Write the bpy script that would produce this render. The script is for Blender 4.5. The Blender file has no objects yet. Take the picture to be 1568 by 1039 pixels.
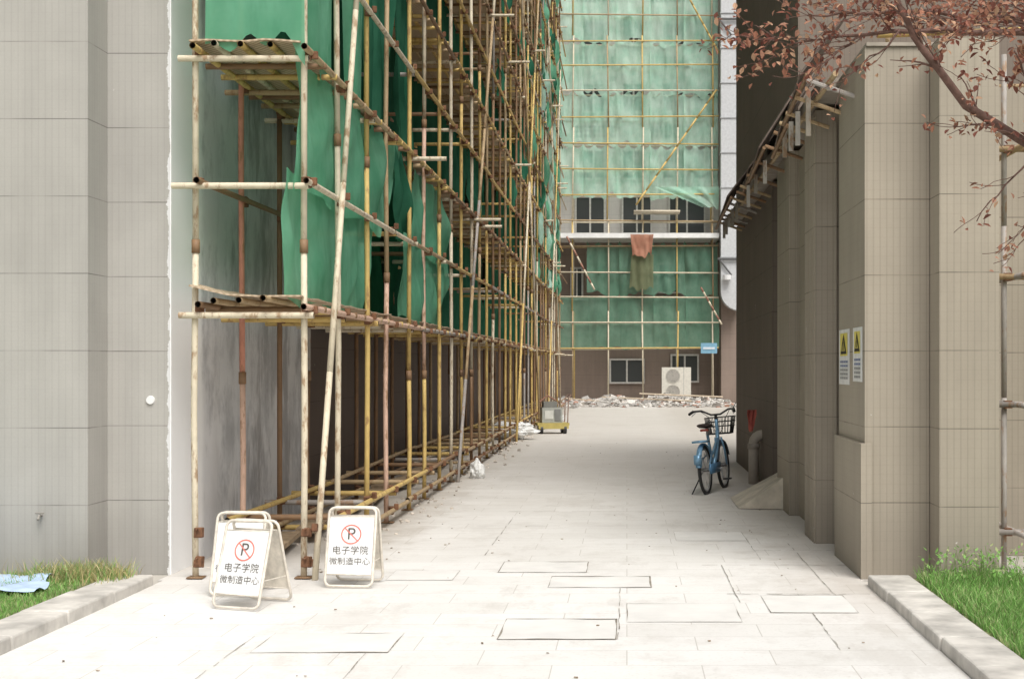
import bpy, math, random, bmesh
from mathutils import Vector, Matrix, noise
R = random.Random(7)
scn = bpy.context.scene
scn.view_settings.view_transform = 'Standard'
scn.view_settings.look = 'None'
scn.view_settings.exposure = 0

# ------------------------------------------------------------ helpers
class MB:
    def __init__(s): s.v=[]; s.f=[]; s.c=[]; s.m=[]
    def add(s, vs, fs, col=(1,1,1), mi=0):
        b=len(s.v); s.v.extend([tuple(p) for p in vs])
        for f in fs:
            s.f.append([b+i for i in f]); s.c.append(col); s.m.append(mi)
    def box(s,x0,x1,y0,y1,z0,z1,col=(1,1,1),mi=0):
        vs=[(x0,y0,z0),(x1,y0,z0),(x1,y1,z0),(x0,y1,z0),(x0,y0,z1),(x1,y0,z1),(x1,y1,z1),(x0,y1,z1)]
        s.add(vs,[(0,3,2,1),(4,5,6,7),(0,1,5,4),(1,2,6,5),(2,3,7,6),(3,0,4,7)],col,mi)
    def obox(s,c,sx,sy,sz,rot,col=(1,1,1),mi=0,jit=0):
        vs=[]
        for dx,dy,dz in [(-1,-1,-1),(1,-1,-1),(1,1,-1),(-1,1,-1),(-1,-1,1),(1,-1,1),(1,1,1),(-1,1,1)]:
            p=Vector((dx*sx/2*(1+R.uniform(-jit,jit)),dy*sy/2*(1+R.uniform(-jit,jit)),dz*sz/2*(1+R.uniform(-jit,jit))))
            vs.append(Vector(c)+rot@p)
        s.add(vs,[(0,3,2,1),(4,5,6,7),(0,1,5,4),(1,2,6,5),(2,3,7,6),(3,0,4,7)],col,mi)
    def path(s,pts,r,col=(1,1,1),seg=8,mi=0,closed=False,cap=True):
        pts=[Vector(p) for p in pts]; n=len(pts)
        if not hasattr(r,'__len__'): r=[r]*n
        vs=[]; up=None
        for i,p in enumerate(pts):
            if closed: t=(pts[(i+1)%n]-pts[i-1])
            elif i==0: t=pts[1]-pts[0]
            elif i==n-1: t=pts[-1]-pts[-2]
            else: t=pts[i+1]-pts[i-1]
            if t.length<1e-9: t=Vector((0,0,1))
            t.normalize()
            if up is None:
                up=Vector((0,0,1)) if abs(t.z)<.9 else Vector((1,0,0))
            a=(up-t*up.dot(t))
            if a.length<1e-6: a=t.orthogonal()
            a.normalize(); up=a; b=t.cross(a)
            for k in range(seg):
                an=2*math.pi*k/seg
                vs.append(p+a*(math.cos(an)*r[i])+b*(math.sin(an)*r[i]))
        fs=[]
        rng=n if closed else n-1
        for i in range(rng):
            j=(i+1)%n
            for k in range(seg):
                k2=(k+1)%seg
                fs.append((i*seg+k,i*seg+k2,j*seg+k2,j*seg+k))
        if cap and not closed:
            fs.append(tuple(range(seg-1,-1,-1))); fs.append(tuple((n-1)*seg+k for k in range(seg)))
        s.add(vs,fs,col,mi)
    def tube(s,p0,p1,r,col=(1,1,1),seg=8,mi=0): s.path([p0,p1],r,col,seg,mi)
    def pipe(s,p0,p1,r,col,seg=10):
        s.path([p0,p1],r,col,seg,0,cap=False)
        s.path([p0,p1],r*.82,(.03,.025,.02),seg,0,cap=False)
    def obj(s,name,mats,parent=None,smooth=False):
        me=bpy.data.meshes.new(name); me.from_pydata(s.v,[],s.f); 
        ca=me.color_attributes.new('Col','FLOAT_COLOR','CORNER')
        data=[]
        for f,c in zip(s.f,s.c):
            for _ in f: data.extend((c[0],c[1],c[2],1))
        ca.data.foreach_set('color',data)
        for m in (mats if isinstance(mats,(list,tuple)) else [mats]): me.materials.append(m)
        me.polygons.foreach_set('material_index',s.m)
        if smooth: me.polygons.foreach_set('use_smooth',[True]*len(s.f))
        me.update()
        o=bpy.data.objects.new(name,me); scn.collection.objects.link(o)
        if parent: o.parent=parent
        return o
def empty(name,loc=(0,0,0),rot=0):
    e=bpy.data.objects.new(name,None); e.location=loc; e.rotation_euler=(0,0,rot); e.empty_display_size=.2
    scn.collection.objects.link(e); return e

class NT:
    def __init__(s,name):
        s.mat=bpy.data.materials.new(name); s.mat.use_nodes=True
        s.t=s.mat.node_tree; s.n=s.t.nodes; s.l=s.t.links
        s.b=s.n['Principled BSDF']; s.out=s.n['Material Output']
        s.pos=s.n.new('ShaderNodeNewGeometry').outputs['Position']
    def link(s,a,b): s.l.new(a,b)
    def setv(s,sock,v):
        if isinstance(v,bpy.types.NodeSocket): s.l.new(v,sock)
        else:
            if hasattr(sock.default_value,'__len__') and len(sock.default_value)==4 and len(v)==3: v=(*v,1)
            sock.default_value=v
    def math(s,op,a,b=0,clamp=False):
        n=s.n.new('ShaderNodeMath'); n.operation=op; n.use_clamp=clamp
        s.setv(n.inputs[0],a); s.setv(n.inputs[1],b); return n.outputs[0]
    def scale(s,v,sc):
        n=s.n.new('ShaderNodeVectorMath'); n.operation='MULTIPLY'; s.setv(n.inputs[0],v); n.inputs[1].default_value=sc; return n.outputs[0]
    def noise(s,sc=5,det=4,vec=None,rough=.6):
        n=s.n.new('ShaderNodeTexNoise'); n.inputs['Scale'].default_value=sc; n.inputs['Detail'].default_value=det; n.inputs['Roughness'].default_value=rough
        s.link(vec if vec is not None else s.pos,n.inputs['Vector']); return n.outputs['Fac']
    def ramp(s,f,a,b):
        n=s.n.new('ShaderNodeMapRange'); s.setv(n.inputs[0],f); n.inputs[1].default_value=a; n.inputs[2].default_value=b; n.clamp=True
        return n.outputs[0]
    def mix(s,f,a,b,mode='MIX'):
        n=s.n.new('ShaderNodeMix'); n.data_type='RGBA'; n.blend_type=mode
        s.setv(n.inputs[0],f); s.setv(n.inputs[6],a); s.setv(n.inputs[7],b); return n.outputs[2]
    def sep(s):
        n=s.n.new('ShaderNodeSeparateXYZ'); s.link(s.pos,n.inputs[0]); return n.outputs
    def bump(s,h,st=.3,d=.01):
        n=s.n.new('ShaderNodeBump'); n.inputs['Strength'].default_value=st; n.inputs['Distance'].default_value=d
        s.link(h,n.inputs['Height']); s.link(n.outputs[0],s.b.inputs['Normal']); return n.outputs[0]
    def attr(s):
        n=s.n.new('ShaderNodeVertexColor'); n.layer_name='Col'; return n.outputs['Color']
    def fin(s,col,rough=.7,metal=0,spec=.3):
        s.setv(s.b.inputs['Base Color'],col); s.setv(s.b.inputs['Roughness'],rough); s.b.inputs['Metallic'].default_value=metal
        s.b.inputs['Specular IOR Level'].default_value=spec
        return s.mat

def simple(name,col,rough=.6,metal=0,var=.15,sc=8,bump=0):
    t=NT(name); n=t.noise(sc,3)
    c=t.mix(t.ramp(n,.3,.7),tuple(x*(1-var) for x in col),tuple(min(1,x*(1+var)) for x in col))
    if bump: t.bump(t.noise(sc*6,3),bump,.01)
    return t.fin(c,rough,metal)
def vcol(name,rough=.6,metal=0,rust=0,var=.2,sc=10):
    t=NT(name); a=t.attr(); n=t.noise(sc,4)
    c=t.mix(t.ramp(n,.3,.7),t.mix(1,a,(1-var,1-var,1-var),'MULTIPLY'),a)
    if rust:
        n2=t.noise(14,4,t.scale(t.pos,(1,1,.35)),.7)
        c=t.mix(t.math('MULTIPLY',t.ramp(n2,.53,.64),rust),c,(.27,.15,.07))
    return t.fin(c,rough,metal)

def wallmat(name,base,jh=.57,fine=.05,z0=0.0,stain=.12,fs=.15):
    t=NT(name); x,y,z=t.sep()
    def line(sock,per,th,off=0.):
        fr=t.math('FRACT',t.math('ADD',t.math('DIVIDE',sock,per),off+100.0))
        return t.math('LESS_THAN',fr,th/per)
    j=line(z,jh,.008,z0)
    hor=t.math('ADD',x,y)
    fv=line(hor,fine,.010)
    fh=line(z,jh/8,.005)
    big=t.noise(.9,4); st=t.noise(1.4,5,t.scale(t.pos,(3,3,.25)),.65); fi=t.noise(60,2)
    c=t.mix(t.ramp(big,.3,.7),tuple(b*(1-stain) for b in base),tuple(b*(1+stain*.5) for b in base))
    c=t.mix(t.math('MULTIPLY',t.ramp(st,.45,.8),.38),c,tuple(b*.6 for b in base))
    c=t.mix(t.math('MULTIPLY',t.ramp(fi,.3,.7),.15),c,tuple(b*.7 for b in base))
    c=t.mix(t.math('MULTIPLY',t.ramp(t.math('SUBTRACT',z,t.math('MULTIPLY',st,.7)),.25,-.35),.5),c,tuple(b*.6 for b in base))
    c=t.mix(t.math('MULTIPLY',fv,fs),c,tuple(b*.5 for b in base))
    c=t.mix(t.math('MULTIPLY',fh,fs*.4),c,tuple(b*.5 for b in base))
    brk=t.ramp(t.noise(2.5,2),.35,.6)
    c=t.mix(t.math('MULTIPLY',j,t.math('ADD',t.math('MULTIPLY',brk,.55),.15)),c,tuple(b*.3 for b in base))
    ch=t.noise(9,2); c=t.mix(t.math('MULTIPLY',t.ramp(ch,.77,.79),.7),c,(.7,.68,.64))
    h=t.math('SUBTRACT',1,t.math('MAXIMUM',t.math('MAXIMUM',j,t.math('MULTIPLY',fv,.4)),t.math('MULTIPLY',fh,.3)))
    t.bump(h,.25,.004)
    t.fin(c,.75)
    return t,c

# ------------------------------------------------------------ materials
t,c=wallmat('wall_left_tile',(.42,.405,.375),fs=.12)
x,y,z=t.sep()
ed=t.math('ADD',x,t.math('MULTIPLY',t.noise(7,5,None,.75),.11))
c=t.mix(t.math('GREATER_THAN',ed,-3.458),c,(.66,.66,.66))
t.link(c,t.b.inputs['Base Color']); M_LW=t.mat
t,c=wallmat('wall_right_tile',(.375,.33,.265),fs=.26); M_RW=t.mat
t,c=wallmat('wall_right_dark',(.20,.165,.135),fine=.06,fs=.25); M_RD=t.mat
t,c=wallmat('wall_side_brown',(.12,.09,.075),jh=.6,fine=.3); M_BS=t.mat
t,c=wallmat('wall_back_brown',(.27,.21,.175),jh=.6,fine=.3); M_BB=t.mat
t,c=wallmat('wall_back_upper',(.64,.61,.58),jh=.6,fine=.3); M_BU=t.mat
t,c=wallmat('wall_far_pale',(.74,.72,.70),jh=.6,fine=.3); M_FP=t.mat
t=NT('cement_render'); x,y,z=t.sep()
n1=t.noise(.8,5); n2=t.noise(1.5,6,t.scale(t.pos,(1,1,.6)),.72); n3=t.noise(.9,5,t.scale(t.pos,(2,2,.5)),.8)
c=t.mix(t.ramp(n1,.3,.7),(.58,.59,.605),(.78,.78,.79))
c=t.mix(t.math('MULTIPLY',t.ramp(n2,.48,.62),.65),c,(.34,.345,.36))
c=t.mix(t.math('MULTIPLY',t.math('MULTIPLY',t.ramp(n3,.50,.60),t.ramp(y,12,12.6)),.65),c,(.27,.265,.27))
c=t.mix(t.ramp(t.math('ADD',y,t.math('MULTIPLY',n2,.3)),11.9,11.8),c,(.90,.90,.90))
t.bump(t.noise(30,4),.25,.006); M_CEM=t.fin(c,.85)

t=NT('concrete_paving'); x,y,z=t.sep()
br=t.n.new('ShaderNodeTexBrick'); t.link(t.pos,br.inputs['Vector'])
br.inputs['Scale'].default_value=1; br.inputs['Brick Width'].default_value=.8; br.inputs['Row Height'].default_value=.4
br.inputs['Mortar Size'].default_value=.0036; br.inputs['Mortar Smooth'].default_value=.3; br.inputs['Bias'].default_value=0
br.inputs['Color1'].default_value=(.745,.73,.705,1); br.inputs['Color2'].default_value=(.69,.675,.645,1); br.inputs['Mortar'].default_value=(.50,.475,.44,1)
big=t.noise(.55,5); mid=t.noise(2.6,5,None,.7); fine=t.noise(45,2); blot=t.noise(.9,6,t.scale(t.pos,(1,.45,1)),.75)
c=br.outputs['Color']
c=t.mix(t.math('MULTIPLY',t.ramp(big,.42,.68),.38),c,(.56,.535,.50))
c=t.mix(t.math('MULTIPLY',t.ramp(mid,.50,.72),.45),c,(.50,.47,.425))
c=t.mix(t.math('MULTIPLY',t.ramp(blot,.54,.60),.30),c,(.48,.45,.41))
c=t.mix(t.math('MULTIPLY',t.ramp(fine,.55,.75),.25),c,(.4,.37,.33))
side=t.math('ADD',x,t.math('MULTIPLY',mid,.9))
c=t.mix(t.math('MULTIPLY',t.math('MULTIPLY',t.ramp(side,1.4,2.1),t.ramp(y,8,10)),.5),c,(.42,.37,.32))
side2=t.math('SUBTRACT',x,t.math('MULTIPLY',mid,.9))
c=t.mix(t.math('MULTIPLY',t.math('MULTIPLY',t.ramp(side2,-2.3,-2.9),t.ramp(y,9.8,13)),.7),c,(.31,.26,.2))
c=t.mix(t.math('MULTIPLY',t.ramp(y,11,24),.6),c,(.485,.45,.395))  # dimmer light deeper in the alley, painted into the paving colour
t.bump(t.math('ADD',t.math('MULTIPLY',br.outputs['Fac'],-1),t.math('MULTIPLY',fine,.5)),.25,.003)
M_PAVE=t.fin(c,.8)
M_COVER=simple('cover_concrete',(.68,.665,.635),.8,0,.08,3,.1)
M_GAP=simple('joint_dirt',(.24,.215,.18),.9,0,.5,9)
M_GROUND=simple('earth',(.50,.47,.42),.95,0,.2,.5,.3)
M_KERB=simple('kerb_stone',(.52,.495,.455),.85,0,.28,4,.4)
M_SOIL=simple('soil',(.20,.22,.10),.95,0,.5,6,.5)
M_TUBE=vcol('painted_steel_tube',.6,0,rust=.75)
M_TUBE2=vcol('tube_light',.55,0,rust=0,var=.25)
M_CLAMP=simple('rusty_clamp',(.18,.09,.05),.8,.1,.4,20)
M_RUB=vcol('rubble',.95)
M_V=vcol('painted',.45)
M_VM=vcol('metal_painted',.3,.3)
def netmat(name,ca,cb,transp=.15,tr=.45):
    t=NT(name); n=t.noise(1.6,4); n2=t.noise(9,3,t.scale(t.pos,(1,1,.3)))
    c=t.mix(t.ramp(n,.35,.65),ca,cb)
    c=t.mix(t.math('MULTIPLY',t.ramp(n2,.5,.75),.3),c,tuple(v*.6 for v in ca))
    d=t.n.new('ShaderNodeBsdfDiffuse'); t.link(c,d.inputs[0])
    tl=t.n.new('ShaderNodeBsdfTranslucent'); t.link(c,tl.inputs[0])
    m=t.n.new('ShaderNodeMixShader'); m.inputs[0].default_value=tr; t.link(d.outputs[0],m.inputs[1]); t.link(tl.outputs[0],m.inputs[2])
    o=m
    if transp>0:
        tp=t.n.new('ShaderNodeBsdfTransparent')
        o=t.n.new('ShaderNodeMixShader'); t.link(m.outputs[0],o.inputs[1]); t.link(tp.outputs[0],o.inputs[2])
        o.inputs[0].default_value=transp
    t.link(o.outputs[0],t.out.inputs[0]); return t.mat
M_NET=netmat('green_netting',(.15,.47,.285),(.25,.60,.40),.16)
M_NETD=netmat('green_netting_shaded',(.035,.155,.09),(.065,.23,.14),0)  # same green net, with the shade inside the scaffold put into its colour
M_NETB=netmat('green_netting_pale',(.45,.78,.61),(.64,.88,.75),.36,.35)
M_NETB2=netmat('green_netting_darker',(.17,.37,.26),(.25,.46,.34),.38,.35)  # darker, greyer green for the lower back nets
M_REDT=netmat('orange_cloth',(.40,.18,.12),(.48,.26,.18),.02,.2)
t=NT('bamboo_mat'); x,y,z=t.sep()
a=t.math('SINE',t.math('MULTIPLY',y,120)); b=t.math('SINE',t.math('MULTIPLY',x,120))
c=t.mix(t.ramp(t.math('MULTIPLY',a,b),-.6,.6),(.31,.23,.15),(.60,.48,.35)); M_MAT=t.fin(c,.85)
t=NT('window_glass'); M_GLASS=t.fin((.07,.075,.075),.15)
M_WHITE=simple('white_panel',(.78,.78,.77),.4,0,.04,5)
M_CREAM=simple('cream_tube',(.66,.61,.53),.4,0,.22,12)
M_BLACK=simple('dark_opening',(.04,.04,.04),.7)

# ------------------------------------------------------------ ground
g=MB(); g.box(-400,400,-200,600,-.3,0); g.obj('ground',M_GROUND)
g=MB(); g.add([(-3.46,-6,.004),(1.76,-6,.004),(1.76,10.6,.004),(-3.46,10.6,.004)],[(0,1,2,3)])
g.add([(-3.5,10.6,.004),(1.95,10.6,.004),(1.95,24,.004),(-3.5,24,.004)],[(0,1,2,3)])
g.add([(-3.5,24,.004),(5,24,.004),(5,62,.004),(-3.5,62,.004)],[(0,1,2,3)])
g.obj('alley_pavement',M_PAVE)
def kerb(name,x0,x1,y0,y1,h=.1):
    g=MB(); y=y0
    while y<y1-.05:
        e=min(y+.8,y1); dz=R.uniform(-.006,.006)
        g.box(x0+R.uniform(-.008,.008),x1+R.uniform(-.004,.004),y+.005,e-.005,-.05,h+dz); y=e
    o=g.obj(name,M_KERB); bv=o.modifiers.new('b','BEVEL'); bv.width=.014; bv.segments=2
    return o
kerb('kerb',-3.76,-3.46,-4,10.45,.085)
kerb('kerb',1.76,2.06,-4,10.36,.085)
for nm,(x0,x1,y0,y1) in {'lawn':(-14,-3.772,-4,10.48),'lawn.001':(2.07,12,-4,10.33)}.items():
    g=MB(); nx,ny=20,30
    vs=[(x0+(x1-x0)*i/nx,y0+(y1-y0)*j/ny,.06+.03*noise.noise(Vector((i*.7,j*.5,3)))) for j in range(ny+1) for i in range(nx+1)]
    fs=[(j*(nx+1)+i,j*(nx+1)+i+1,(j+1)*(nx+1)+i+1,(j+1)*(nx+1)+i) for j in range(ny) for i in range(nx)]
    g.add(vs,fs); g.obj(nm,M_SOIL)
def blades(fn,n,h0,h1,cols):
    g=MB()
    for _ in range(n):
        p=fn(); 
        if p is None: continue
        x,y,z,hs=p
        h=R.uniform(h0,h1)*hs; a=R.uniform(0,6.28); w=R.uniform(.0025,.005); l=R.uniform(.1,.9)*h
        dx,dy=math.cos(a),math.sin(a); b=R.uniform(0,6.28)
        lx,ly=math.cos(b)*l,math.sin(b)*l
        c=R.choice(cols); k=R.uniform(.7,1.25); c=tuple(v*k for v in c)
        g.add([(x-dx*w,y-dy*w,z),(x+dx*w,y+dy*w,z),(x+dx*w*.7+lx*.4,y+dy*w*.7+ly*.4,z+h*.6),(x-dx*w*.7+lx*.4,y-dy*w*.7+ly*.4,z+h*.6),(x+lx,y+ly,z+h)],[(0,1,2,3),(3,2,4)],c)
    return g
GR=[(.24,.46,.12),(.30,.52,.17),(.19,.36,.10),(.40,.46,.22)]
DRY=[(.55,.47,.24),(.46,.42,.2),(.26,.40,.14),(.62,.54,.32),(.26,.42,.14)]
tgm=NT('grass_blade'); at=tgm.attr()
d=tgm.n.new('ShaderNodeBsdfDiffuse'); tgm.link(at,d.inputs[0]); tl=tgm.n.new('ShaderNodeBsdfTranslucent'); tgm.link(at,tl.inputs[0])
m=tgm.n.new('ShaderNodeMixShader'); m.inputs[0].default_value=.35; tgm.link(d.outputs[0],m.inputs[1]); tgm.link(tl.outputs[0],m.inputs[2]); tgm.link(m.outputs[0],tgm.out.inputs[0])
M_GRASS=tgm.mat
def fl():
    x=R.uniform(-5.4,-3.78); y=R.uniform(6.8,10.44)
    d=noise.noise(Vector((x*1.5,y*1.5,0)))
    if d<-.2 and R.random()<.6: return None
    if x>-3.86 and R.random()<.45: return None
    return x,y,.06,1
blades(fl,24000,.02,.055,GR).obj('grass',M_GRASS)
def ft():
    a=R.gauss(-3.92,.2); b=R.gauss(10.25,.12)
    if a>-3.56 or b>10.46: return None
    return a,b,.05,1+.9*R.random()
blades(ft,2600,.04,.10,DRY).obj('dry_grass_tuft',M_GRASS)
def fr():
    x=2.08+abs(R.gauss(0,.7)); y=R.uniform(6.8,10.3)
    d=noise.noise(Vector((x*1.3,y*1.3,5)))
    if d<-.3 and R.random()<.7: return None
    return x,y,.06,1.+.5*max(0,d)+(.6 if y>9.7 and R.random()<.5 else 0)
blades(fr,19000,.035,.085,GR).obj('grass',M_GRASS)
w=MB()
for _ in range(900):
    x=R.gauss(2.5,.3); y=R.uniform(9.7,10.3); z=.06+R.random()**1.5*.26
    if x<2.1: continue
    s=R.uniform(.01,.026); q=Matrix.Rotation(R.uniform(0,6.28),3,'Z')@Matrix.Rotation(R.uniform(-1,1),3,'X')
    w.add([Vector((x,y,z))+q@Vector(p) for p in [(-s*.5,0,0),(0,-s,0),(s*.5,0,0),(0,s,0)]],[(0,1,2,3)],R.choice(GR))
for _ in range(70):
    x=R.gauss(2.5,.25); 
    if x<2.1: continue
    y=R.uniform(9.8,10.3); w.tube((x,y,.05),(x+R.uniform(-.06,.06),y,R.uniform(.12,.32)),.002,(.24,.34,.12),4)
w.obj('weeds',M_GRASS)

covers=[(-1.0,-.31,11.0,11.6),(-.57,.18,10.25,10.8),(-.76,-.06,8.3,8.98),(-2.1,-1.33,7.92,8.5),(.93,1.5,9.2,9.9),(.0,.72,8.87,9.55),(.45,1.1,13.0,13.7),(-1.8,-1.3,10.6,11.1)]
for i,(x0,x1,y0,y1) in enumerate(covers):
    e=empty('utility_cover',(0,0,0)); n=14
    per=[(x0+(x1-x0)*k/n,y0) for k in range(n)]+[(x1,y0+(y1-y0)*k/n) for k in range(n)]+[(x1-(x1-x0)*k/n,y1) for k in range(n)]+[(x0,y1-(y1-y0)*k/n) for k in range(n)]
    g=MB(); M=len(per); cx,cy=(x0+x1)/2,(y0+y1)/2; vs=[]
    strong=[.9,1.0,1.1,.7,.4,.5,.5,.4][i]
    for k,(a,b) in enumerate(per):
        q=noise.noise(Vector((a*3,b*3,i*5)))
        wx=.011*strong*max(.12,.55+1.5*q); sx=1 if a<cx else -1; sy=1 if b<cy else -1
        vs.append((a,b,.0085)); vs.append((a+sx*wx*(1 if abs(a-x0)<.001 or abs(a-x1)<.001 else 0),b+sy*wx*1.8*(1 if abs(b-y0)<.001 or abs(b-y1)<.001 else 0),.0085))
    g.add(vs,[(2*k,2*((k+1)%M),2*((k+1)%M)+1,2*k+1) for k in range(M)])
    g.obj('joint',M_GAP,e)
    g=MB(); g.add([(x0,y0,.0065),(x1,y0,.0065),(x1,y1,.0065),(x0,y1,.0065)],[(0,1,2,3)]); g.obj('slab',M_COVER,e)
g=MB()
def strip(pts,w):
    for a,b in zip(pts[:-1],pts[1:]):
        if R.random()<.14: continue
        a=Vector(a);b=Vector(b); d=(b-a).normalized(); n=Vector((-d.y,d.x,0))*w/2*R.uniform(.3,1.1)
        g.add([(a-n)[:],(b-n)[:],(b+n)[:],(a+n)[:]],[(0,1,2,3)])
for x,y0,y1 in [(-1.45,4,7.9),(1.2,8.0,9.2),(.76,9.6,11.4),(-.05,8.3,10.2),(1.1,11.4,13.2),(-2.2,6.5,8.4),(-1.2,12,15),(1.45,9.9,12.8)]:
    pts=[(x+R.uniform(-.005,.005),y0+(y1-y0)*i/18,.0095) for i in range(19)]; strip(pts,.006)
for y,x0,x1 in [(9.95,.7,1.7),(11.4,.6,1.75),(15.6,-1.3,1.2),(17.9,-1.2,.2),(25,-1.6,2.0),(12.3,1.1,1.8),(20.5,-2.2,-1.2),(29,-2,1.5),(14.2,-1.5,1.5),(6.9,-3,1),(22.4,-1.9,-.9),(17.2,-2.1,-1.2),(34,-1,2.6)]:
    pts=[(x0+(x1-x0)*i/18,y+R.uniform(-.012,.012),.0095) for i in range(19)]; strip(pts,.013)
g.obj('paving_cracks',M_GAP)

# ------------------------------------------------------------ left building
lb=empty('apartment_building')
g=MB(); g.box(-14,-3.5,10.9,55,0,22); g.obj('front_wall',M_LW,lb)
g=MB(); g.box(-14,-3.98,10.5,10.897,0,22); g.obj('pilaster',M_LW,lb)
g=MB(); g.box(-3.55,-3.494,10.903,15.6,0,22); g.obj('cement_side_wall',M_CEM,lb)
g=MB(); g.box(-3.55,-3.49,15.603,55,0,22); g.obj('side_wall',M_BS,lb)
g=MB(); yy=17
while yy<53:
    for zz in [3.9,6.9,9.9,12.9,15.9]:
        g.box(-3.52,-3.475,yy,yy+1.5,zz,zz+1.5)
    yy+=3.6
g.obj('side_windows',M_GLASS,lb)
g=MB(); g.path([(-3.65,10.9,1.34),(-3.65,10.885,1.34)],[.034,.03],(.9,.9,.88),20); g.obj('vent_cap',M_WHITE,lb)
g=MB(); g.path([(-4.32,10.5,.5),(-4.32,10.45,.5),(-4.32,10.43,.475)],.009,(.3,.28,.25),8); g.path([(-4.35,10.46,.52),(-4.29,10.46,.52)],.006,(.3,.28,.25),6); g.obj('wall_tap',M_V,lb)
g=MB(); nx,ny=50,24; vs=[]
for j in range(ny+1):
    for i in range(nx+1):
        u,v=i/nx,j/ny
        x=-5.9+1.95*u-.12*v+.05*math.sin(v*6); y=9.65+.72*v+.08*math.sin(u*5)-.1*u
        vs.append((x,y,.10+.05*noise.noise(Vector((u*5,v*4,1)))+.035*abs(noise.noise(Vector((u*14,v*6,2))))))
fs=[(j*(nx+1)+i,j*(nx+1)+i+1,(j+1)*(nx+1)+i+1,(j+1)*(nx+1)+i) for j in range(ny) for i in range(nx)]
g.add(vs,fs); g.obj('blue_tarp',simple('blue_plastic',(.42,.54,.72),.4,0,.2,4),None,True)

# ------------------------------------------------------------ alley scaffolding
sc=empty('scaffolding')
XO,XI=-2.43,-3.24; Y0,DY,NB=10.7,1.27,33
levels=[.14,.36,2.04,2.99,3.94,4.9,5.85,6.8,7.75,8.7,9.65,10.6,11.6,12.6,13.6,14.6,15.6,16.6,17.6]
CREAM=(.70,.62,.47);YEL=(.64,.46,.17);TAN=(.46,.34,.20);GREY=(.38,.35,.32);BRN=(.26,.16,.09);PINK=(.68,.46,.35);RED=(.58,.26,.18)
def pcol(i,near=False):
    if near: return R.choice([CREAM,CREAM,CREAM,YEL,YEL,TAN,PINK])
    return R.choice([YEL,YEL,YEL,TAN,TAN,BRN,GREY,BRN,CREAM])
g=MB(); r=.0245
def bent(p0,p1,col,seg=8):
    a=Vector(p0);b=Vector(p1); m=(a+b)/2+Vector((R.uniform(-.012,.012),R.uniform(-.012,.012),R.uniform(-.01,.01)))
    g.path([a,a.lerp(m,.5),m,m.lerp(b,.5),b],r,col,seg)
for row,X in (('o',XO),('i',XI)):
    for i in range(NB):
        Y=Y0+DY*i; z=0; ztop=18.2+R.uniform(-.2,.4)
        jx=R.uniform(-.02,.02); jy=R.uniform(-.06,.06) if i else 0
        while z<ztop:
            ln=R.choice([1.5,2.5,3.5,4]) if z==0 else R.choice([3,4,6]); e=min(z+ln,ztop)
            if row=='i':
                col=R.choice([TAN,BRN,GREY,TAN,BRN]) 
                if i==0: col=CREAM
                if i==1: col=RED if 1.4<z<3.4 else PINK if z==0 else TAN
            else:
                col=R.choice([CREAM,YEL,CREAM]) if i<2 else pcol(i, i<8 and R.random()<.6)
                if i==0: col=CREAM
                if i in (3,) and z==0: col=PINK
                if i in (4,6): col=YEL
            bent((X+jx*(1-z/18),Y+jy*(1-z/18),z),(X+jx*(1-e/18),Y+jy*(1-e/18),e),col)
            if e<ztop: g.tube((X+jx*(1-e/18),Y+jy*(1-e/18),e-.05),(X+jx*(1-e/18),Y+jy*(1-e/18),e+.05),r*1.3,BRN,8)
            z=e
        g.box(X-.06,X+.06,Y+jy-.06,Y+jy+.06,.0115,.019,BRN)
for li,z in enumerate(levels):
    for X in (XO,XI):
        y=Y0-R.uniform(.12,.3) if z>1 else Y0+R.uniform(.3,.9)
        xo=X+.05
        while y<Y0+DY*(NB-1):
            e=y+R.choice([3.9,5.2,6]); z1=z+R.uniform(-.03,.03)
            g.pipe((xo,y,z+R.uniform(-.02,.02)),(xo,e+.15,z1),r,pcol(0,y<12 and X==XO),8); y=e
    if li%2==0 and z>1.9:
        for fx in (.2,.45,.72):
            y=Y0-R.uniform(.1,.3)
            while y<Y0+DY*(NB-1):
                e=y+6; g.pipe((XI+(XO-XI)*fx+R.uniform(-.02,.02),y,z+.05+R.uniform(-.01,.01)),(XI+(XO-XI)*fx,e,z+.05),r,R.choice([TAN,CREAM,YEL,TAN,CREAM]) if y<12 else R.choice([TAN,BRN,YEL]),8); y=e
for li,z in enumerate(levels):
    for i in range(NB):
        if i==0 and z<1.9: continue
        if z<.3 and R.random()<.75: continue
        if z>1.9 and li%2==1 and i and R.random()<.5: continue
        Y=Y0+DY*i+.05
        ov=R.uniform(.04,.12)
        if i and z>1.9 and R.random()<.10: ov=R.uniform(.25,.55)
        if i<4: ov=min(ov,.15)
        a=XI-R.uniform(.1,.2); zz=z-.045+R.uniform(-.015,.015)
        g.pipe((a,Y-.1 if i==0 else Y,zz),(XO+ov,Y-.1 if i==0 else Y,zz),r,CREAM if (i==0 or ov>.25) else pcol(i),8)
    if li%2==0 and z>1.9:
        for i in range(NB-1):
            for k in (.33,.66): 
                Y=Y0+DY*(i+k); g.tube((XI-.05,Y,z),(XO+.08,Y,z),r,R.choice([TAN,BRN,YEL]),6)
def brace(X,y0,z0,y1,z1,col):
    n=4
    for k in range(n):
        a=k/n;b=(k+1)/n
        g.tube((X,y0+(y1-y0)*a,z0+(z1-z0)*a),(X,y0+(y1-y0)*b,z0+(z1-z0)*b),r,col if k%2==0 or col==CREAM else R.choice([TAN,CREAM]),8)
brace(XO+.1,10.62,0,12.75,6.2,CREAM); brace(XO+.09,12.7,6.1,15.4,14,CREAM)
brace(XO+.1,19.6,0,23.4,5.6,GREY); brace(XO+.1,23.3,5.5,29,14,TAN)
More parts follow.
